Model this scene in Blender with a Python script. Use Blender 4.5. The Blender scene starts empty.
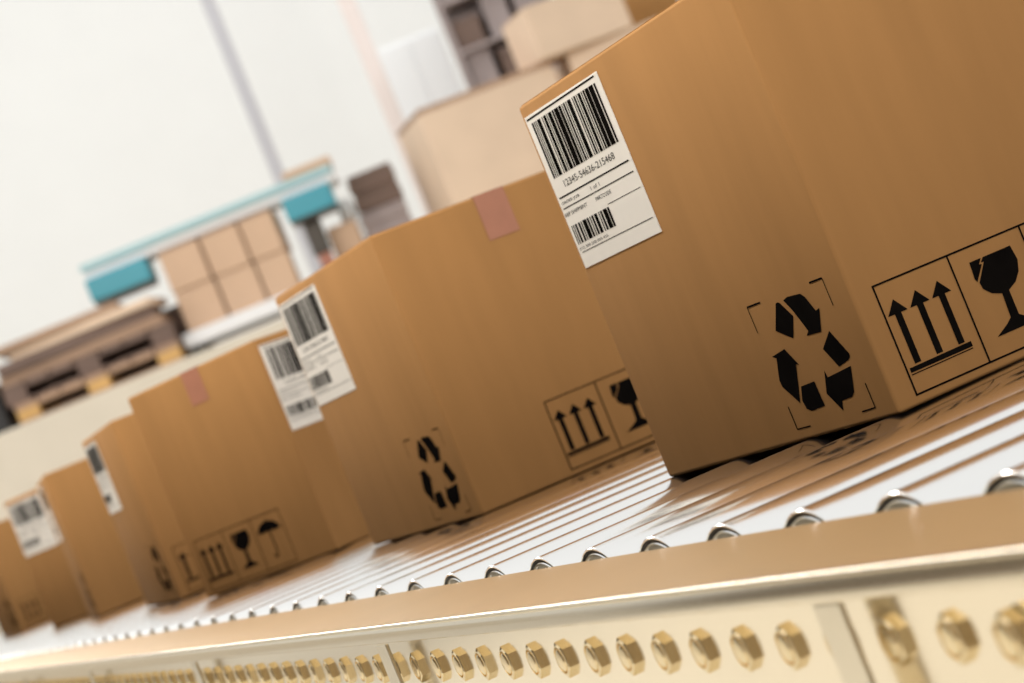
import bpy, bmesh, math, random
from mathutils import Vector, Matrix

random.seed(7)
U = 0.1                                   # modelling unit: one roller pitch = 10 cm
scene = bpy.context.scene
COL = scene.collection

# ------------------------------------------------------------------ materials
def mat(name, col, rough=.5, metal=0., var=.06, scale=60., bump=0., spec=.5, stretch=(1, 1, 1), coat=0., detail=4.):
    m = bpy.data.materials.new(name); m.use_nodes = True
    nt = m.node_tree; N = nt.nodes; L = nt.links
    b = N['Principled BSDF']
    b.inputs['Roughness'].default_value = rough
    b.inputs['Metallic'].default_value = metal
    b.inputs['Specular IOR Level'].default_value = spec
    b.inputs['Coat Weight'].default_value = coat
    tc = N.new('ShaderNodeTexCoord'); mp = N.new('ShaderNodeMapping')
    mp.inputs['Scale'].default_value = stretch
    nz = N.new('ShaderNodeTexNoise'); nz.inputs['Scale'].default_value = scale; nz.inputs['Detail'].default_value = detail
    L.new(tc.outputs['Object'], mp.inputs['Vector']); L.new(mp.outputs['Vector'], nz.inputs['Vector'])
    cr = N.new('ShaderNodeValToRGB')
    cr.color_ramp.elements[0].position = .3; cr.color_ramp.elements[1].position = .7
    cr.color_ramp.elements[0].color = tuple(max(0, c * (1 - var)) for c in col) + (1,)
    cr.color_ramp.elements[1].color = tuple(min(1, c * (1 + var)) for c in col) + (1,)
    L.new(nz.outputs['Fac'], cr.inputs['Fac']); L.new(cr.outputs['Color'], b.inputs['Base Color'])
    if bump:
        bp = N.new('ShaderNodeBump'); bp.inputs['Strength'].default_value = bump; bp.inputs['Distance'].default_value = .001
        L.new(nz.outputs['Fac'], bp.inputs['Height']); L.new(bp.outputs['Normal'], b.inputs['Normal'])
    return m

M = dict(
    card=mat('cardboard', (.375, .195, .073), .85, var=.05, scale=45, spec=.06, stretch=(1, 1, .15)),
    ink=mat('black_ink', (.006, .005, .0045), 1., var=.2, spec=.0),
    paper=mat('label_paper', (.80, .76, .70), .5, var=.02),
    tape=mat('pink_tape', (.41, .18, .115), .4, var=.05),
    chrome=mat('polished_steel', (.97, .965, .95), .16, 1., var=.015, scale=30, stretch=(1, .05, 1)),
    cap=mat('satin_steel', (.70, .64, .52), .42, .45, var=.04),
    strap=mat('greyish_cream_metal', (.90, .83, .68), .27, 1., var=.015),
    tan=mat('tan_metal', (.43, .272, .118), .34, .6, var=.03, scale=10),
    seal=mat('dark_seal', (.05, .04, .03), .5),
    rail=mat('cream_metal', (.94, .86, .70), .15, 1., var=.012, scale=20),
    brass=mat('brass', (.95, .80, .52), .24, 1., var=.03),
    steel=mat('dark_steel', (.08, .07, .06), .4, .8),
    wall=mat('white_paint', (.88, .88, .87), .8, var=.01, scale=2),
    darkwall=mat('shade_wall_taupe', (.16, .13, .10), .8, var=.03, scale=2),
    sidewall=mat('shade_wall_beige', (.48, .40, .31), .8, var=.03, scale=2),
    floor=mat('pale_concrete', (.62, .57, .49), .6, var=.06, scale=3),
    dock=mat('cream_paint', (.66, .59, .48), .7, var=.03, scale=4),
    pole=mat('grey_paint', (.52, .51, .54), .6),
    palepost=mat('pale_pink_paint', (.80, .70, .66), .6),
    peach=mat('hazed_cardboard', (.76, .575, .42), .7, var=.04, scale=4),  # paleness from haze and overexposure put into the base colour
    cream=mat('cream_cardboard', (.86, .72, .54), .7, var=.04, scale=4),
    carton=mat('tan_cardboard', (.62, .42, .28), .7, var=.05, scale=4),
    teal=mat('teal_plastic', (.05, .31, .39), .4, var=.05),
    tealrail=mat('pale_teal_paint', (.36, .56, .59), .4, var=.05),
    whiteboard=mat('white_board', (.84, .84, .85), .4),
    wood=mat('pine_wood', (.40, .255, .165), .7, var=.25, scale=6, stretch=(.3, 1, 6)),
    darkwood=mat('brown_wood', (.17, .11, .085), .7, var=.25, scale=6, stretch=(.3, 1, 6)),
    yblock=mat('yellow_wood', (.62, .37, .13), .7, var=.1, scale=8),
    grey=mat('mauve_grey_plastic', (.34, .28, .27), .6, var=.15, scale=5),
    black=mat('black_rubber', (.02, .018, .017), .6),
    film=mat('white_film', (.88, .89, .90), .3, var=.02),
    red=mat('terracotta_paint', (.42, .17, .11), .5),
)

# ------------------------------------------------------------------ mesh helpers
class MB:
    def __init__(s): s.v = []; s.f = []; s.m = []; s.mats = []
    def mi(s, m):
        if m not in s.mats: s.mats.append(m)
        return s.mats.index(m)
    def add(s, vs, fs, m):
        o = len(s.v); s.v += [tuple(v) for v in vs]; k = s.mi(m)
        for f in fs: s.f.append([i + o for i in f]); s.m.append(k)
        return s
    def box(s, x0, x1, y0, y1, z0, z1, m):
        vs = [(x, y, z) for z in (z0, z1) for y in (y0, y1) for x in (x0, x1)]
        return s.add(vs, [(0, 2, 3, 1), (4, 5, 7, 6), (0, 1, 5, 4), (2, 6, 7, 3), (0, 4, 6, 2), (1, 3, 7, 5)], m)
    def prism_x(s, prof, x0, x1, m, nx=1):          # prof: (y, z) outline swept along x
        n = len(prof); vs = []
        for i in range(nx + 1):
            x = x0 + (x1 - x0) * i / nx; vs += [(x, y, z) for y, z in prof]
        fs = [(i * n + j, i * n + (j + 1) % n, (i + 1) * n + (j + 1) % n, (i + 1) * n + j) for i in range(nx) for j in range(n)]
        return s.add(vs, fs + [list(range(n))[::-1], [nx * n + j for j in range(n)]], m)
    def lathe(s, prof, m, axis='Y', seg=64, c=(0, 0, 0), phase=0.):   # prof: (radius, position along axis)
        vs = []; fs = []; n = len(prof)
        for k in range(seg):
            t = 2 * math.pi * (k + phase) / seg; co, si = math.cos(t), math.sin(t)
            for r, y in prof:
                vs.append({'Y': (r * co, y, r * si), 'Z': (r * co, r * si, y), 'X': (y, r * co, r * si)}[axis])
        vs = [(x + c[0], y + c[1], z + c[2]) for x, y, z in vs]
        for k in range(seg):
            k2 = (k + 1) % seg
            for j in range(n - 1): fs.append((k * n + j, k * n + j + 1, k2 * n + j + 1, k2 * n + j))
        return s.add(vs, fs, m)
    def build(s, name, parent=None, loc=(0, 0, 0), rz=0., smooth=None, bevel=0., segs=2, tri=False):
        me = bpy.data.meshes.new(name)
        me.from_pydata([(x * U, y * U, z * U) for x, y, z in s.v], [], s.f)
        for m in s.mats: me.materials.append(m)
        me.polygons.foreach_set('material_index', s.m)
        bm = bmesh.new(); bm.from_mesh(me)
        bmesh.ops.remove_doubles(bm, verts=bm.verts, dist=1e-7)
        bmesh.ops.dissolve_degenerate(bm, edges=bm.edges, dist=1e-8)
        if not tri: bmesh.ops.recalc_face_normals(bm, faces=bm.faces)
        if bevel:
            es = [e for e in bm.edges if len(e.link_faces) == 2 and e.calc_face_angle(0) > .6]
            bmesh.ops.bevel(bm, geom=es, offset=bevel * U, segments=segs, profile=.5, affect='EDGES')
        if tri: bmesh.ops.triangulate(bm, faces=bm.faces)
        bm.to_mesh(me); bm.free()
        if smooth is not None:
            me.polygons.foreach_set('use_smooth', [True] * len(me.polygons))
            me.set_sharp_from_angle(angle=math.radians(smooth))
        o = bpy.data.objects.new(name, me); COL.objects.link(o)
        if parent: o.parent = parent
        o.location = tuple(c * U for c in loc); o.rotation_euler = (0, 0, rz)
        return o

def tag(o, label=None, cat=None, group=None, kind=None):
    if label: o['label'] = label
    if cat: o['category'] = cat
    if group: o['group'] = group
    if kind: o['kind'] = kind
    return o
def empty(name, loc, rz=0.):
    o = bpy.data.objects.new(name, None); COL.objects.link(o); o.empty_display_size = .05
    o.location = tuple(c * U for c in loc); o.rotation_euler = (0, 0, rz); return o
def copy_tree(o, parent=None):
    c = o.copy(); COL.objects.link(c)
    if parent: c.parent = parent
    for ch in list(o.children): copy_tree(ch, c)
    return c
ONES = 'zeroth first second third fourth fifth sixth seventh eighth ninth tenth eleventh twelfth thirteenth fourteenth fifteenth sixteenth seventeenth eighteenth nineteenth'.split()
TENS = {20: ('twentieth', 'twenty'), 30: ('thirtieth', 'thirty'), 40: ('fortieth', 'forty'), 50: ('fiftieth', 'fifty'), 60: ('sixtieth', 'sixty'), 70: ('seventieth', 'seventy'), 80: ('eightieth', 'eighty'), 90: ('ninetieth', 'ninety')}
def nth(n):
    if n < 20: return ONES[n]
    t = n // 10 * 10
    return TENS[t][0] if n == t else TENS[t][1] + '-' + ONES[n - t]

# ------------------------------------------------------------------ cardboard boxes
L_, W_, H_ = 3.03, 2.4, 2.645
E_INK = .0025
def ink_poly(mb, pts, kind, off, m):
    """pts in face coordinates measured from the box's near bottom corner: kind L = long face (-y), R = end face (+x)."""
    if kind == 'L': vs = [(x + L_ / 2, -W_ / 2 - off, z) for x, z in pts]
    else: vs = [(L_ / 2 + off, -W_ / 2 + x, z) for x, z in pts]
    a = sum(pts[i][0] * pts[(i + 1) % len(pts)][1] - pts[(i + 1) % len(pts)][0] * pts[i][1] for i in range(len(pts)))
    f = list(range(len(pts)))
    mb.add(vs, [f if a > 0 else f[::-1]], m)
def ink_line(mb, a, b, w, kind, off, m):
    dx, dz = b[0] - a[0], b[1] - a[1]; l = math.hypot(dx, dz); nx, nz = -dz / l * w / 2, dx / l * w / 2
    ink_poly(mb, [(a[0] + nx, a[1] + nz), (a[0] - nx, a[1] - nz), (b[0] - nx, b[1] - nz), (b[0] + nx, b[1] + nz)], kind, off, m)

TEXT_CACHE = {}
def text_tris(txt):
    if txt not in TEXT_CACHE:
        cu = bpy.data.curves.new('lettering', 'FONT'); cu.body = txt; cu.size = 1; cu.resolution_u = 3
        o = bpy.data.objects.new('lettering', cu); COL.objects.link(o)
        bpy.context.view_layer.update()
        me = bpy.data.meshes.new_from_object(o.evaluated_get(bpy.context.evaluated_depsgraph_get()))
        vs = [v.co.copy() for v in me.vertices]; fs = [list(p.vertices) for p in me.polygons]
        bpy.data.objects.remove(o); bpy.data.curves.remove(cu); bpy.data.meshes.remove(me)
        x0 = min(v.x for v in vs); x1 = max(v.x for v in vs); z0 = min(v.y for v in vs); z1 = max(v.y for v in vs)
        TEXT_CACHE[txt] = ([((v.x - x0) / (x1 - x0), (v.y - z0) / (z1 - z0)) for v in vs], fs)
    return TEXT_CACHE[txt]
def ink_text(mb, txt, x0, x1, z0, z1, off, m):
    vs, fs = text_tris(txt)
    mb.add([(x0 + u * (x1 - x0) + L_ / 2, -W_ / 2 - off, z0 + v * (z1 - z0)) for u, v in vs], fs, m)

def bars(mb, x0, x1, z0, z1, pattern, off):
    tot = sum(pattern); x = x0; k = (x1 - x0) / tot
    for i, w in enumerate(pattern):
        if i % 2 == 0: ink_poly(mb, [(x, z0), (x + w * k, z0), (x + w * k, z1), (x, z1)], 'L', off, M['ink'])
        x += w * k
BAR_BIG = [2, 1, 1, 1, 1, 1, 4, 2, 1, 1, 3, 1, 1, 1, 4, 1, 2, .6, 5, .6, 3, 1, 1, 1, 2, 1, 1, 1, 4, 2, 1, 1, 2, 1, 1, 1, 3, 1, 1, 1, 2, .6, 4, .5, 5, 1, 2]
BAR_SMALL = [1, 1, 1, 1, 2, 1.5, 2, 1, 1, 1, 4, .7, 2, 1.2, 1, 1, 2, 1, 3, 1.6, 1, 1, 2, 1, 4, .6, 2]
RECYCLE = [[(-0.817, 0.819), (-0.79, 0.822), (-0.77, 0.812), (-0.683, 0.715), (-0.78, 0.593), (-0.941, 0.669)],
 [(-0.721, 0.82), (-0.665, 0.831), (-0.511, 0.821), (-0.475, 0.794), (-0.419, 0.699), (-0.372, 0.707), (-0.453, 0.576), (-0.624, 0.581), (-0.586, 0.605), (-0.661, 0.742)],
 [(-1.103, 0.532), (-0.927, 0.552), (-0.834, 0.435), (-0.868, 0.447), (-0.997, 0.221), (-1.123, 0.344), (-1.128, 0.385), (-1.058, 0.516)],
 [(-0.912, 0.313), (-0.745, 0.318), (-0.737, 0.165), (-0.905, 0.158), (-0.951, 0.178), (-0.963, 0.232)],
 [(-0.367, 0.565), (-0.257, 0.409), (-0.262, 0.392), (-0.288, 0.376), (-0.416, 0.355), (-0.51, 0.479)],
 [(-0.589, 0.361), (-0.583, 0.316), (-0.292, 0.339), (-0.369, 0.192), (-0.411, 0.169), (-0.531, 0.164), (-0.562, 0.108), (-0.665, 0.229)]]
BRACKETS = [[(-.985, .858), (-1.155, .858), (-1.152, .692)], [(-.37, .859), (-.22, .859), (-.218, .692)],
            [(-.218, .221), (-.217, .074), (-.371, .071)], [(-1.151, .221), (-1.15, .076), (-.985, .075)]]

MASTER = {}
def part_meshes(panel_u):
    """Builds the parts of a printed carton once; further boxes copy them."""
    root = empty('cardboard_box', (0, 0, 0))
    b = MB().box(-L_ / 2, L_ / 2, -W_ / 2, W_ / 2, 0, H_ - .006, M['card'])
    b.build('carton_body', root, bevel=.022, segs=3, smooth=35)
    for s in (0, 1):
        y0, y1 = ((-W_ / 2 + .022, -.008), (.008, W_ / 2 - .022))[s]
        MB().box(-L_ / 2 + .022, L_ / 2 - .022, y0, y1, H_ - .0059, H_, M['card']).build('flap', root)
    # adhesive tape: over the flap seam and down both ends
    t = .155; e = .004; dz = .42
    tp = MB()
    tp.box(-L_ / 2 - e, L_ / 2 + e, -t, t, H_ + .0005, H_ + e, M['tape'])
    tp.box(L_ / 2 + .0008, L_ / 2 + e, -t, t, H_ - dz, H_ + .0005, M['tape'])
    tp.box(-L_ / 2 - e, -L_ / 2 - .0008, -t, t, H_ - dz, H_ + .0005, M['tape'])
    tp.build('tape', root)
    # shipping label, upper left of the long face
    x0, x1, z0, z1 = -2.985, -1.79, 1.487, 2.556
    lb = MB().box(x0 + L_ / 2, x1 + L_ / 2, -W_ / 2 - .005, -W_ / 2 - .0008, z0, z1, M['paper'])
    lab = lb.build('shipping_label', root, bevel=.0012, segs=1)
    off = .0065
    bc = MB(); bars(bc, -2.913, -1.862, 2.107, 2.50, BAR_BIG, off); bc.build('barcode', lab, tri=True)
    bc = MB(); bars(bc, -2.946, -2.333, 1.648, 1.778, BAR_SMALL, off); bc.build('barcode', lab, tri=True)
    tx = MB()
    ink_poly(tx, [(-2.96, 2.526), (-1.842, 2.533), (-1.842, 2.545), (-2.96, 2.538)], 'L', off, M['ink'])
    ink_text(tx, '12345-54636-215468', -2.80, -1.99, 2.025, 2.07, off, M['ink'])
    for (a, bb, z, w) in ((-2.955, -1.837, 1.975, .010), (-2.953, -1.832, 1.901, .007), (-2.33, -1.824, 1.793, .004), (-2.935, -1.826, 1.591, .005)):
        ink_line(tx, (a, z), (bb, z), w, 'L', off, M['ink'])
    ink_text(tx, 'ORDER JOB', -2.948, -2.66, 1.921, 1.945, off, M['ink'])
    ink_text(tx, '1 of 1', -2.47, -2.33, 1.922, 1.948, off, M['ink'])
    ink_text(tx, 'REF SHIPMENT', -2.965, -2.60, 1.845, 1.870, off, M['ink'])
    ink_text(tx, 'PARTCODE', -2.46, -2.22, 1.845, 1.870, off, M['ink'])
    ink_text(tx, '(12) 300 200 000 450', -2.954, -2.49, 1.602, 1.627, off, M['ink'])
    tx.build('label_print', lab, tri=True)
    # recycling mark, lower right of the long face
    r = MB()
    for p in RECYCLE: ink_poly(r, p, 'L', E_INK, M['ink'])
    for br in BRACKETS:
        ink_line(r, br[0], br[1], .011, 'L', E_INK, M['ink']); ink_line(r, br[1], br[2], .008, 'L', E_INK, M['ink'])
    r.build('recycling_mark', root, tri=True)
    # handling marks on the end face
    du = panel_u - .146
    S = lambda pts: [(x + du, z) for x, z in pts]
    fr = MB(); a0, a1, c0, c1 = .146, .146 + 3 * .524, .060, .708
    for k in range(4):
        x = a0 + k * .524; ink_line(fr, S([(x, c0)])[0], S([(x, c1)])[0], .012, 'R', E_INK, M['ink'])
    for z in (c0, c1): ink_line(fr, S([(a0 - .006, z)])[0], S([(a1 + .006, z)])[0], .011, 'R', E_INK, M['ink'])
    panel = fr.build('handling_panel', root, tri=True)
    ar = MB()
    for k in range(3):
        d = k * .155
        ink_poly(ar, S([(.237 + d, .600), (.166 + d, .518), (.212 + d, .518), (.212 + d, .222), (.256 + d, .222), (.256 + d, .518), (.302 + d, .518)]), 'R', E_INK, M['ink'])
    ink_poly(ar, S([(.167, .183), (.605, .183), (.605, .214), (.167, .210)]), 'R', E_INK, M['ink'])
    ink_line(ar, S([(.165, .171)])[0], S([(.602, .173)])[0], .006, 'R', E_INK, M['ink'])
    ar.build('arrows_mark', panel, tri=True)
    gl = MB()
    ink_poly(gl, S([(.793, .622), (.876, .622), (.850, .592), (.868, .587), (.795, .503), (.785, .522)]), 'R', E_INK, M['ink'])
    ink_poly(gl, S([(.890, .622), (1.09, .623), (1.103, .534), (1.079, .469), (1.035, .422), (.971, .392), (.971, .245), (1.005, .222), (1.092, .173),
                    (.78, .173), (.872, .219), (.911, .246), (.919, .39), (.856, .413), (.812, .455), (.806, .495), (.886, .596), (.866, .598)]), 'R', E_INK, M['ink'])
    gl.build('glass_mark', panel, tri=True)
    um = MB(); cx = .146 + 2.5 * .524; zz = .475; R = .205
    pts = [(cx + R * math.cos(t), zz + .15 * math.sin(t)) for t in [math.pi * k / 16 for k in range(17)]]
    for k in range(4):                                        # scalloped lower edge
        xa = cx - R + k * R / 2
        for q in range(1, 6):
            u = q / 6; pts.append((xa + u * R / 2, zz + .028 * math.sin(math.pi * u)))
        if k < 3: pts.append((xa + R / 2, zz))
    ink_poly(um, S(pts), 'R', E_INK, M['ink'])
    ink_poly(um, S([(cx - .012, .49), (cx - .012, .22), (cx + .012, .22), (cx + .012, .49)]), 'R', E_INK, M['ink'])
    ink_line(um, S([(cx, .61)])[0], S([(cx, .65)])[0], .018, 'R', E_INK, M['ink'])
    h = [(cx - .035 + .035 * math.cos(t), .22 + .04 * math.sin(t)) for t in [-math.pi * k / 8 for k in range(9)]]
    for p, q in zip(h, h[1:]): ink_line(um, S([p])[0], S([q])[0], .024, 'R', E_INK, M['ink'])
    um.build('umbrella_mark', panel, tri=True)
    return root

ROLLTOP = .055
KZ = (1.0641 - ROLLTOP) / (1.0641 - .10)   # the boxes rest on the roller tops
def place_box(root, bc, yaw, s=1., stretch=1.):
    """bc = ground position of the corner where long face and end face meet."""
    c, n = math.cos(yaw), math.sin(yaw)
    bx, by = 18.7366 + KZ * (bc[0] - 18.7366), -4.4738 + KZ * (bc[1] + 4.4738)
    s *= KZ; sx = s * stretch
    x = bx + (-sx * L_ / 2 * c - s * W_ / 2 * n); y = by + (-sx * L_ / 2 * n + s * W_ / 2 * c)
    root.location = (x * U, y * U, (ROLLTOP + .001) * U); root.rotation_euler = (0, 0, yaw); root.scale = (sx, s, s)

mA = part_meshes(.146)          # handling panel next to the corner
mB = part_meshes(.936)          # handling panel further along the end face
G = 'cardboard boxes riding on the roller conveyor'
BOXES = [
    ('A', (5.605, 1.792), .0936, 1., 'largest, nearest brown cardboard box, sharply printed, filling the upper right'),
    ('B', (-3.245, 1.932), .0670, 1., 'brown cardboard box directly behind the largest box, pink tape strip at its top'),
    ('A', (-11.561, .875), -1.011, .95, 'skewed brown cardboard box with arrows, glass and umbrella marks on its broad face'),
    ('A', (-15.436, 1.235), .001, .95, 'brown cardboard box just left of the skewed box, slim barcode label along its corner'),
    ('B', (-24.73, 1.423), -.081, .95, 'plain-sided blurred brown cardboard box between two boxes with white labels'),
    ('A', (-28.24, 2.69), .475, .95, 'far blurred brown cardboard box with a wide white barcode label at the left'),
    ('A', (-42.2, 2.05), .06, .95, 'farthest brown cardboard box, cut off by the left edge of the picture'),
]
used = set()
for kind, bc, yaw, s, lab in BOXES:
    src = mA if kind == 'A' else mB
    if kind in used: o = copy_tree(src)
    else: o = src; used.add(kind)
    place_box(o, bc, yaw, s, 1.07 if 'directly behind' in lab else 1.)
    if 'skewed' in lab:                                      # this one shows its second long face, printed like the first
        for ch in list(o.children):
            if ch.name.startswith(('shipping_label', 'recycling_mark')):
                k = copy_tree(ch, o); k.rotation_euler = (0, 0, math.pi)
    tag(o, lab, 'cardboard box', G)

# ------------------------------------------------------------------ roller conveyor
X0, X1 = -52.5, 12.5
FAR = 6.0                                                    # inner edge of the far rail
conv = empty('roller_conveyor', (-18, 2.6, -8))
tag(conv, 'long cream metal conveyor frame carrying the rollers, bolts along its lower side', 'conveyor')
CL = (18, -2.6, 8)                                           # child offset back to world axes
prof = [(0, -.004), (-.766, -.004), (-.768, 0), (-.774, -.001), (-.780, -.004), (-.784, -.009), (-.785, -.014), (-.782, -.018), (-.745, -.019), (-.735, -.024), (-.737, -.032), (-.7440, -.046),
        (-.7490, -.062), (-.7515, -.080), (-.752, -.122), (-.745, -.127), (-.66, -.128), (-.66, -.74), (-.76, -.74), (-.76, -.80), (-.58, -.80), (-.58, -.05), (0, -.03)]
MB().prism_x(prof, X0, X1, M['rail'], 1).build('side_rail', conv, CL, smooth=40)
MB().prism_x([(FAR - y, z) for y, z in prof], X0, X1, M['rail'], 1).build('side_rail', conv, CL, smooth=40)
for q in (0, 1):
    F = (lambda y: y) if not q else (lambda y: FAR - y)
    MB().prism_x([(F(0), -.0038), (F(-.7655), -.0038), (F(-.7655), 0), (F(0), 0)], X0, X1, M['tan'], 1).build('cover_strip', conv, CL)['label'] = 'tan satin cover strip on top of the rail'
for x in (-46, -36, -26, -16, -6, 4, 11.5):
    for y in (-.69, FAR + .69):
        lg = MB().box(x - .25, x + .25, y - .14, y + .14, -7.95, -.80, M['rail'])
        lg.box(x - .5, x + .5, y - .4, y + .4, -8.0, -7.93, M['steel'])
        lg.build('leg', conv, CL, bevel=.02)
    MB().box(x - .12, x + .12, -.55, FAR + .55, -3.2, -2.9, M['rail']).build('cross_bar', conv, CL, bevel=.02)
# straps standing clear of the bolt heads
for k in range(7):
    x = 9.77 - 6.95 * k
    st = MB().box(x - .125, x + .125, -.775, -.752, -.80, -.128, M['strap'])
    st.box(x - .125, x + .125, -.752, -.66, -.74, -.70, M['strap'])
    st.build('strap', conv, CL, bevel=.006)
# hex bolts in a row along the web
bz = -.322
def bolt_mesh():
    b = MB()
    hexr = lambda r, y: [(r * math.cos(math.radians(60 * k + 30)), y, r * math.sin(math.radians(60 * k + 30))) for k in range(6)]
    prof_r = [(.094, 0.), (.094, -.085), (.080, -.105), (.064, -.107), (.056, -.096), (.052, -.097), (.048, -.112), (.030, -.118)]
    b.lathe([(.099, .02), (.099, -.0075), (.07, -.0076)], M['black'], 'Y', 6, phase=.5)
    rings = [hexr(.098, -.0074), hexr(.098, -.068)]
    vs = rings[0] + rings[1]
    b.add(vs, [(i, (i + 1) % 6, 6 + (i + 1) % 6, 6 + i) for i in range(6)], M['brass'])
    seg = 24                                                 # chamfered face, stud ring and domed stud end
    outer = []
    for k in range(seg):
        t = 2 * math.pi * k / seg + math.radians(30); ph = (math.degrees(t) - 30) % 60 - 30
        r = .098 * math.cos(math.radians(30)) / math.cos(math.radians(ph)); outer.append((r * math.cos(t), -.068, r * math.sin(t)))
    ringsv = [outer] + [[(r * math.cos(2 * math.pi * k / seg + math.radians(30)), y, r * math.sin(2 * math.pi * k / seg + math.radians(30))) for k in range(seg)]
              for r, y in ((.080, -.074), (.071, -.074), (.068, -.058), (.062, -.058), (.060, -.073), (.048, -.079), (.02, -.081))]
    vs = [p for r in ringsv for p in r]; fs = []
    for i in range(len(ringsv) - 1):
        for k in range(seg): fs.append((i * seg + k, i * seg + (k + 1) % seg, (i + 1) * seg + (k + 1) % seg, (i + 1) * seg + k))
    fs.append([(len(ringsv) - 1) * seg + k for k in range(seg)])
    b.add(vs, fs, M['brass'])
    return b
b0 = None
nb = 0
x = 10.99
while x > -33:
    if b0 is None: o = b0 = bolt_mesh().build('bolt', conv, (x + CL[0], -.66 + CL[1], bz + CL[2]), smooth=14)
    else:
        o = b0.copy(); COL.objects.link(o); o.parent = conv
        o.location = ((x + CL[0]) * U, (-.62 + CL[1]) * U, (bz + CL[2]) * U)
    o.rotation_euler = (0, random.uniform(-.12, .12), 0)
    x -= .4925; nb += 1

# rollers
RR = .482; RZ = ROLLTOP - RR
tube = MB().lathe([(.466, .20), (.466, .074), (.468, .068), (.476, .068), (RR, .076), (RR, FAR - .076), (.476, FAR - .068), (.468, FAR - .068), (.466, FAR - .074), (.466, FAR - .20)], M['chrome'], seg=96)
r0 = tube.build('conveyor_roller', None, (0, 0, RZ), smooth=30)
for flip in (0, 1):
    F = (lambda y: y) if not flip else (lambda y: FAR - y)
    c = MB()
    c.lathe([(.4655, F(.20)), (.4655, F(.095)), (.445, F(.095)), (.440, F(.115))], M['seal'], seg=64)
    c.lathe([(.448, F(.12)), (.447, F(.076)), (.442, F(.070)), (.434, F(.072)), (.428, F(.082))], M['chrome'], seg=64)
    c.lathe([(.428, F(.0819)), (.41, F(.080)), (.30, F(.076)), (.18, F(.070)), (.07, F(.066))], M['cap'], seg=64)
    c.build('end_cap', r0, smooth=30)
    ax = MB().lathe([(.0, F(.15)), (.062, F(.15)), (.062, F(-.578)), (.0, F(-.578))], M['cap'], seg=6)
    ax.build('axle', r0)
n = 0
for i in range(12, -53, -1):
    n += 1
    o = r0 if n == 1 else copy_tree(r0)
    o.location = ((i - .14) * U, 0, RZ * U)
    lab = 'polished steel conveyor roller, ' + nth(n) + ' along the near rail counting from the right end'
    tag(o, lab, 'roller', 'steel rollers of the conveyor')

# ------------------------------------------------------------------ the hall behind, in its own axes
CAMP = (18.7366, -4.4738, 1.0641)
A = 2.8227
RH = (math.sin(A), -math.cos(A)); FH = (math.cos(A), math.sin(A)); RZB = math.atan2(RH[1], RH[0])
def hall(u, d, z): return (CAMP[0] + u * RH[0] + d * FH[0], CAMP[1] + u * RH[1] + d * FH[1], z)
def S_(mb, name, loc, **k): return tag(mb.build(name, None, loc, RZB, **k), kind='structure')

S_(MB().box(-260, 260, -200, 240, -.4, 0, M['floor']), 'floor', hall(0, 0, -8.0))
S_(MB().box(-260, 260, 0, 2, 0, 110, M['wall']), 'wall_back', hall(0, 240, -8.0))
PT = 11.2
tag(MB().box(0, 2, -45, 60, 0, 90, M['sidewall']).build('shade_wall_right', None, (45, 0, -8)), kind='structure')  # unseen wall added to hold back world light from the end faces
tag(MB().box(-110, 45, -2, 0, 0, 48, M['darkwall']).build('shade_wall_front', None, (0, -43, -8)), kind='structure')  # unseen dark wall, put in to shade the long faces of the boxes
S_(MB().box(-120, 120, 0, 60, 0, PT + 8.0, M['dock']), 'platform', hall(0, 178, -8.0), bevel=.1)
S_(MB().box(-.55, .55, -.55, .55, 0, 60, M['pole']), 'pillar', hall(-10.55 * 225 / 180., 225, PT), bevel=.1)
S_(MB().box(-.7, .7, -.5, .5, 0, 40, M['palepost']), 'pillar', hall(-2.0, 215, PT), bevel=.1)

def thing(name, u, d, z, label, cat, group=None, rz=0.):
    return tag(empty(name, hall(u, d, z), RZB + rz), label, cat, group)

# timber pallets on the left of the platform
def pallet(u, d, z, label, w=13.5, dp=9.5, blockmat='wood', dark='wood', rz=0.):
    t = thing('wooden_pallet', u, d, z, label, 'pallet', 'wooden pallets on the platform', rz)
    for k in range(3):
        y = -dp / 2 + k * (dp - 1.2) / 2
        MB().box(-w / 2, w / 2, y, y + 1.2, 0, .22, M[dark]).build('bottom_board', t, bevel=.03)
    for i in range(3):
        for k in range(3):
            x = -w / 2 + i * (w - 1.6) / 2; y = -dp / 2 + k * (dp - 1.2) / 2
            MB().box(x, x + 1.6, y, y + 1.2, .22, 1.0, M[blockmat]).build('block', t, bevel=.04)
    for k in range(3):
        y = -dp / 2 + k * (dp - 1.2) / 2
        MB().box(-w / 2, w / 2, y, y + 1.2, 1.0, 1.2, M[dark]).build('stringer_board', t, bevel=.03)
    for k in range(7):
        x = -w / 2 + k * (w - 1.5) / 6
        MB().box(x, x + 1.5, -dp / 2, dp / 2, 1.2, 1.45, M[dark]).build('deck_board', t, bevel=.03)
    return t
pallet(-27.4, 184, PT, 'bottom wooden pallet with yellow blocks, under the left timber pile', blockmat='yblock', dark='wood', w=12.0)
pallet(-27.7, 184.6, PT + 1.46, 'upper brown wooden pallet carrying the pile of rough boards', dark='darkwood', blockmat='darkwood', w=12.5, rz=.01)
z = PT + 2.92
spec = [(-27.9, 12.0, .75, 'wood', 0), (-28.1, 11.6, .8, 'darkwood', .04), (-27.2, 10.5, .55, 'peach', -.05), (-29.0, 9.0, .6, 'wood', .05)]
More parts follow.
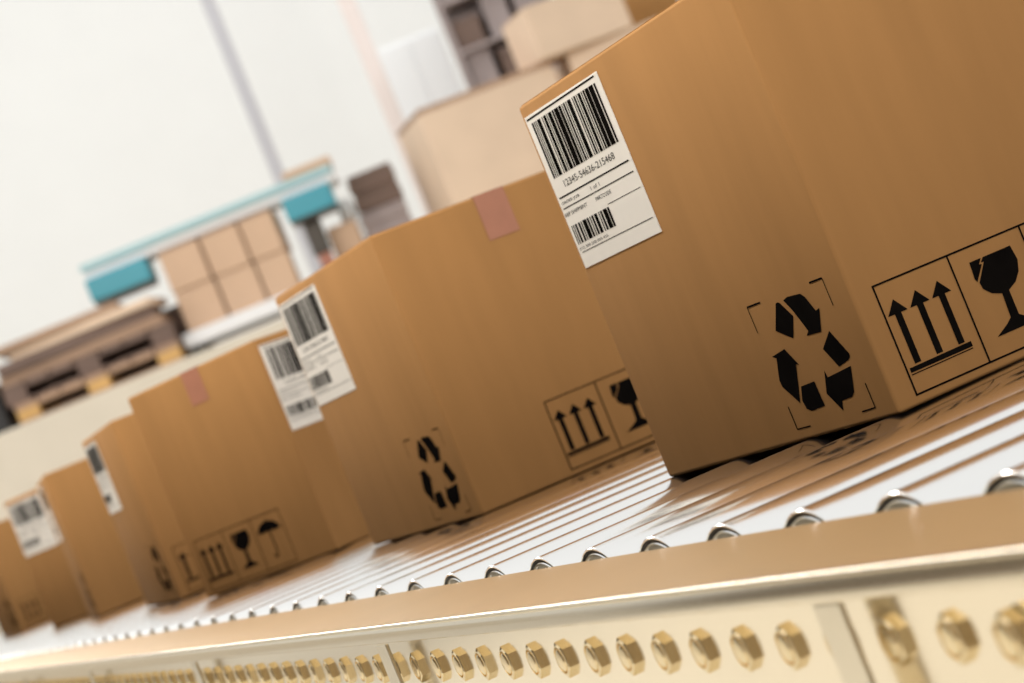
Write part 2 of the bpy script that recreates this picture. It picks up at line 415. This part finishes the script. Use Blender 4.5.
for i, (u, w, h, mm, rz) in enumerate(spec):
    o = MB().box(-w / 2, w / 2, -3.5, 3.5, 0, h, M[mm]).build('timber_board', None, hall(u, 184 - .2 * i, z), RZB + rz, bevel=.06)
    tag(o, ['thick tan timber board lying lowest on the stacked pallets', 'dark brown timber board second from the bottom of the pile',
            'pale pinkish board third from the bottom of the timber pile', 'short tan board topmost on the timber pile at left'][i], 'board', 'boards on the pallets')
    z += h + .005
t = thing('gap_darkener', -27.0, 193.6, PT, 'long dark brown block added to darken the gaps behind the wooden pallets', 'crate')  # dark block added so the pallet gaps read as shade
MB().box(-6.6, 6.2, -2.5, 2.5, 0, 4.2, M['darkwood']).build('crate_body', t, bevel=.1)
MB().box(-6.7, 6.3, -2.6, 2.6, 4.2, 4.6, M['darkwood']).build('gap_darkener_top', t, bevel=.08)
t = thing('black_crate', -35.85, 182, PT, 'black crate beside the pallets at the left edge', 'crate')
MB().box(-1.6, 1.6, -2, 2, 0, 3.0, M['black']).build('crate_body', t, bevel=.15)
MB().box(-1.75, 1.75, -2.15, 2.15, 3.0, 3.4, M['steel']).build('rim', t, bevel=.08)

# rack with the white deck and the teal rail
rk = thing('storage_rack', -16.7, 186, PT, 'long low rack with white deck and teal top rail holding tan cartons', 'rack')
MB().box(-4.5, 3.9, -4.2, 3.5, .75, 1.75, M['whiteboard']).build('deck', rk, bevel=.08)
for sx in (-3.9, 3.2):
    for sy in (-3.4, 2.8):
        MB().box(sx - .5, sx + .5, sy - .4, sy + .4, 0, .75, M['black']).build('foot', rk, bevel=.08)
for sx in (-4.3, 3.6):
    MB().box(sx - .25, sx + .25, 3.5, 3.9, .0, 8.1, M['steel']).build('post', rk, bevel=.04)
MB().box(-9.6, 9.5, -1.2, 4.2, 8.1, 8.75, M['whiteboard']).build('shelf', rk, bevel=.08)
MB().box(-9.7, 9.5, -1.6, -1.1, 8.72, 9.25, M['tealrail']).build('top_rail', rk, bevel=.08)
leg = MB().box(6.0, 7.3, -.6, .4, 3.6, 6.1, M['steel']); leg.build('leg', rk, bevel=.1)
MB().box(6.2, 7.2, -.5, .3, 2.6, 3.6, M['red']).build('leg_collar', rk, bevel=.08)
MB().box(6.0, 7.6, -.7, .5, 0., 2.6, M['steel']).build('leg_foot', rk, bevel=.1)
def hbin(u, w, h, label):
    t = thing('storage_bin', u, 185.3, PT + 8.1 - h, label, 'bin', 'teal bins under the rack shelf')
    b = MB().box(-w / 2, w / 2, -1.2, 2.2, .25, h, M['teal']); b.build('bin_body', t, bevel=.15)
    MB().box(-w / 2 + .1, w / 2 - .1, -1.1, 2.1, 0, .25, M['steel']).build('bin_base', t, bevel=.05)
hbin(-24.1, 4.6, 1.95, 'teal bin hanging under the left end of the white shelf')
hbin(-9.6, 3.6, 1.95, 'teal bin under the right end of the white shelf, above the dark leg')

def carton(name, u, d, z, w, dp, h, m, label, group, rz=0., flapmat=None, ft=.1):
    t = thing(name, u, d, z, label, 'carton', group, rz)
    MB().box(-w / 2, w / 2, -dp / 2, dp / 2, 0, h - ft, M[m]).build('carton_body', t, bevel=.12)
    for s in (-1, 1):
        y0, y1 = (-dp / 2 + .03, -.04) if s < 0 else (.04, dp / 2 - .03)
        MB().box(-w / 2 + .03, w / 2 - .03, y0, y1, h - ft, h, M[flapmat or m]).build('flap', t, bevel=.03)
    MB().box(-w / 2 - .01, w / 2 + .01, -.35, .35, h + .0, h + .02, M['tape']).build('tape', t)
    return t
g = 'tan cartons stacked on the rack'
cols = ['left', 'middle', 'right']
for k, (u, w) in enumerate(((-19.35, 2.95), (-16.3, 2.8), (-13.55, 2.4))):
    for j in range(2):
        carton('carton', u + .06 * j, 186.0 + .15 * k, PT + 1.76 + j * 3.06, w, 5, 3.02, 'carton',
               ('lower' if j == 0 else 'upper') + ' tan carton in the ' + cols[k] + ' column under the teal rail', g, rz=(.02, -.03)[j])
carton('carton', -8.25, 188.9, PT, 2.2, 4, 5.2, 'carton', 'tan carton right of the dark rack leg, behind the second box', 'cartons right of the rack')
# small tray on top of the shelf
t = thing('cardboard_tray', -8.9, 186.2, PT + 8.75, 'small open cardboard tray resting on the right end of the white shelf', 'tray')
MB().box(-1.7, 1.7, -.9, .9, 0, .55, M['darkwood']).build('tray_base', t, bevel=.05)
MB().box(-1.8, 1.8, -1.0, 1.0, .55, 1.2, M['carton']).build('tray_rim', t, bevel=.08)

# brown crates right of the rack
def crate(u, d, z, w, h, label, m='darkwood', slat='wood', gap=.25):
    t = thing('wooden_crate', u, d, z, label, 'crate', 'crates right of the rack')
    MB().box(-w / 2, w / 2, -1.6, 1.6, 0, h, M[m]).build('crate_body', t, bevel=.05)
    n = max(2, int(h / 1.1))
    for k in range(n):
        z0 = .1 + k * h / n
        MB().box(-w / 2 - .1, w / 2 + .1, -1.75, -1.6, z0, z0 + h / n * .62, M[slat]).build('slat', t, bevel=.03)
    return t
crate(-5.0, 190, PT, 3.3, 3.2, 'lowest brown wooden crate of the stack left of the big cartons')
crate(-5.1, 190, PT + 3.2, 3.4, 2.2, 'middle mauve-grey crate of the stack left of the big cartons', 'grey', 'grey')
crate(-5.0, 190, PT + 5.4, 3.3, 2.8, 'dark brown topmost crate of the stack left of the big cartons', 'darkwood', 'darkwood')
for k, (u, z_, w_) in enumerate(((-7.5, PT + 5.22, 1.3), (-4.6, PT, 1.6))):
    o = MB().lathe([(0, 0), (w_ * .42, .05), (w_ * .5, .35), (w_ * .48, 1.2), (w_ * .3, 1.65), (0, 1.75)], M['film'], 'Z', 20).build('white_sack', None, hall(u, (189, 185.8)[k], z_), RZB, smooth=60)
    tag(o, ['white sack standing on the tan carton beside the dark crate', 'white sack standing on the platform in front of the dark crates'][k], 'sack')

# big pale cartons and what stands behind them
carton('large_carton', 4.0, 187.5, PT, 10.4, 9, 10.15, 'peach', 'big pale peach carton standing behind the largest box, lowest of two', 'pale cartons on the platform', rz=.22, flapmat='wood', ft=.4)
carton('large_carton', 12.2, 187, PT + 10.2, 7.3, 6, 3.9, 'peach', 'long pale carton lying upon the big peach carton', 'pale cartons on the platform', rz=.28)
carton('large_carton', 14.4, 189.6, PT, 7.2, 9, 10.15, 'peach', 'pale carton right of the big peach carton, mostly hidden by the largest box', 'pale cartons on the platform', rz=.1)
carton('large_carton', 18.6, 198.6, PT, 5.0, 6, 13.8, 'card', 'dark tan carton at the top behind the largest box', 'pale cartons on the platform', rz=.1)
t = thing('white_cabinet', 1.4, 212, PT, 'white cabinet standing behind the big peach carton', 'cabinet')
MB().box(-2.6, 2.6, -1.5, 1.5, 0, 19, M['film']).build('cabinet_body', t, bevel=.15)
MB().box(-2.55, -.05, -1.62, -1.5, .3, 18.7, M['film']).build('door', t, bevel=.04)
MB().box(.05, 2.55, -1.62, -1.5, .3, 18.7, M['film']).build('door', t, bevel=.04)
sh = thing('shelving_unit', 8.6, 204, PT, 'mauve-grey shelving unit filled with boxes behind the pale cartons', 'shelving')
for sx in (-4, 4):
    for sy in (-1.8, 1.8):
        MB().box(sx - .25, sx + .25, sy - .25, sy + .25, 0, 24, M['grey']).build('upright', sh, bevel=.04)
MB().box(-4.2, 4.2, 2.1, 2.25, 2, 24, M['grey']).build('back_panel', sh, bevel=.05)
for k in range(6):
    MB().box(-4.2, 4.2, -2.1, 2.1, 3 + 4 * k, 3.35 + 4 * k, M['grey']).build('shelf', sh, bevel=.05)
for k in range(2, 5):
    for q in range(3):
        w = 1.9 + .3 * ((q + k) % 2); h = 2.2 + .6 * ((q * 2 + k) % 3)
        o = MB().box(-w / 2, w / 2, -1.5, 1.5, 0, h, M['grey'] if (q + k) % 3 else M['darkwood'])
        o.box(-w / 2 - .05, w / 2 + .05, -1.55, 1.55, h, h + .25, M['grey'])
        o = o.build('plastic_tote', None, hall(8.6 - 2.6 + 2.6 * q, 204, PT + 3.36 + 4 * k), RZB, bevel=.08)
        tag(o, ('left', 'middle', 'right')[q] + ' grey tote on the ' + {2: 'lowest', 3: 'middle', 4: 'topmost'}[k] + ' visible shelf behind the pale cartons', 'tote', 'totes on the shelving unit')

# ------------------------------------------------------------------ camera
cam = bpy.data.cameras.new('camera'); co = bpy.data.objects.new('camera', cam); COL.objects.link(co)
F_, a, b, c = 2608.43, 2.8227, .0153, -.3885
ca, sa, cb, sb, cc, sc = math.cos(a), math.sin(a), math.cos(b), math.sin(b), math.cos(c), math.sin(c)
fw = Vector((ca * cb, sa * cb, sb)); rr = Vector((sa, -ca, 0)); uu = rr.cross(fw)
r2 = cc * rr + sc * uu; u2 = -sc * rr + cc * uu
mw = Matrix((r2, u2, -fw)).transposed().to_4x4(); mw.translation = Vector(CAMP) * U
co.matrix_world = mw
cam.sensor_width = 36; cam.lens = F_ / 1024 * 36; cam.clip_start = .05; cam.clip_end = 200
cam.dof.use_dof = True; cam.dof.focus_distance = 1.56; cam.dof.aperture_fstop = 13.0
scene.camera = co

# ------------------------------------------------------------------ light
w = bpy.data.worlds.new('hall_light'); scene.world = w; w.use_nodes = True
bg = w.node_tree.nodes['Background']; bg.inputs['Color'].default_value = (1, 1, .985, 1); bg.inputs['Strength'].default_value = .85
def area(name, loc, target, sx, sy, power, col=(1, .96, .9), spread=180):
    l = bpy.data.lights.new(name, 'AREA'); l.shape = 'RECTANGLE'; l.size = sx * U; l.size_y = sy * U; l.energy = power; l.color = col
    o = bpy.data.objects.new(name, l); COL.objects.link(o); o.location = tuple(q * U for q in loc)
    l.spread = math.radians(spread)
    o.rotation_euler = (Vector(target) - Vector(loc)).to_track_quat('-Z', 'Y').to_euler(); return o
area('conveyor_fill_light', (-14, .2, 6.3), (-14, 1.2, 0), 62, .8, 27)  # added unseen strip light, grades the boxes darker towards their bottoms
area('wall_fill_light', hall(-10, 190, 62), hall(-10, 225, 10), 120, 30, 140, (.95, 1, 1))  # added unseen light that whitens the back wall
area('dock_fill_light', hall(-38, 112, 42), hall(-5, 185, 14), 60, 16, 290, (1, .97, .93))  # unseen fill, put in to brighten the carton and platform fronts
area('end_face_fill_light', (40, 6, 12), (0, 3.5, 1.5), 14, 10, 32, (1, .95, .88))  # added fill from behind the camera for the dim end faces

area('floor_fill_light', (-30, -26, 20), (-30, -26, 0), 110, 26, 130, (1, .96, .88), 100)  # unseen light added over the floor so the rail web mirrors something bright

area('far_side_fill_light', (12, 34, 15), (-8, 3, 1), 12, 10, 42, (1, .96, .9))  # unseen extra fill aimed at the skewed box's second long face
scene.cycles.caustics_reflective = False; scene.cycles.caustics_refractive = False
scene.view_settings.view_transform = 'Standard'; scene.view_settings.look = 'None'
scene.view_settings.gamma = 1; scene.view_settings.exposure = 0; scene.view_settings.use_curve_mapping = False
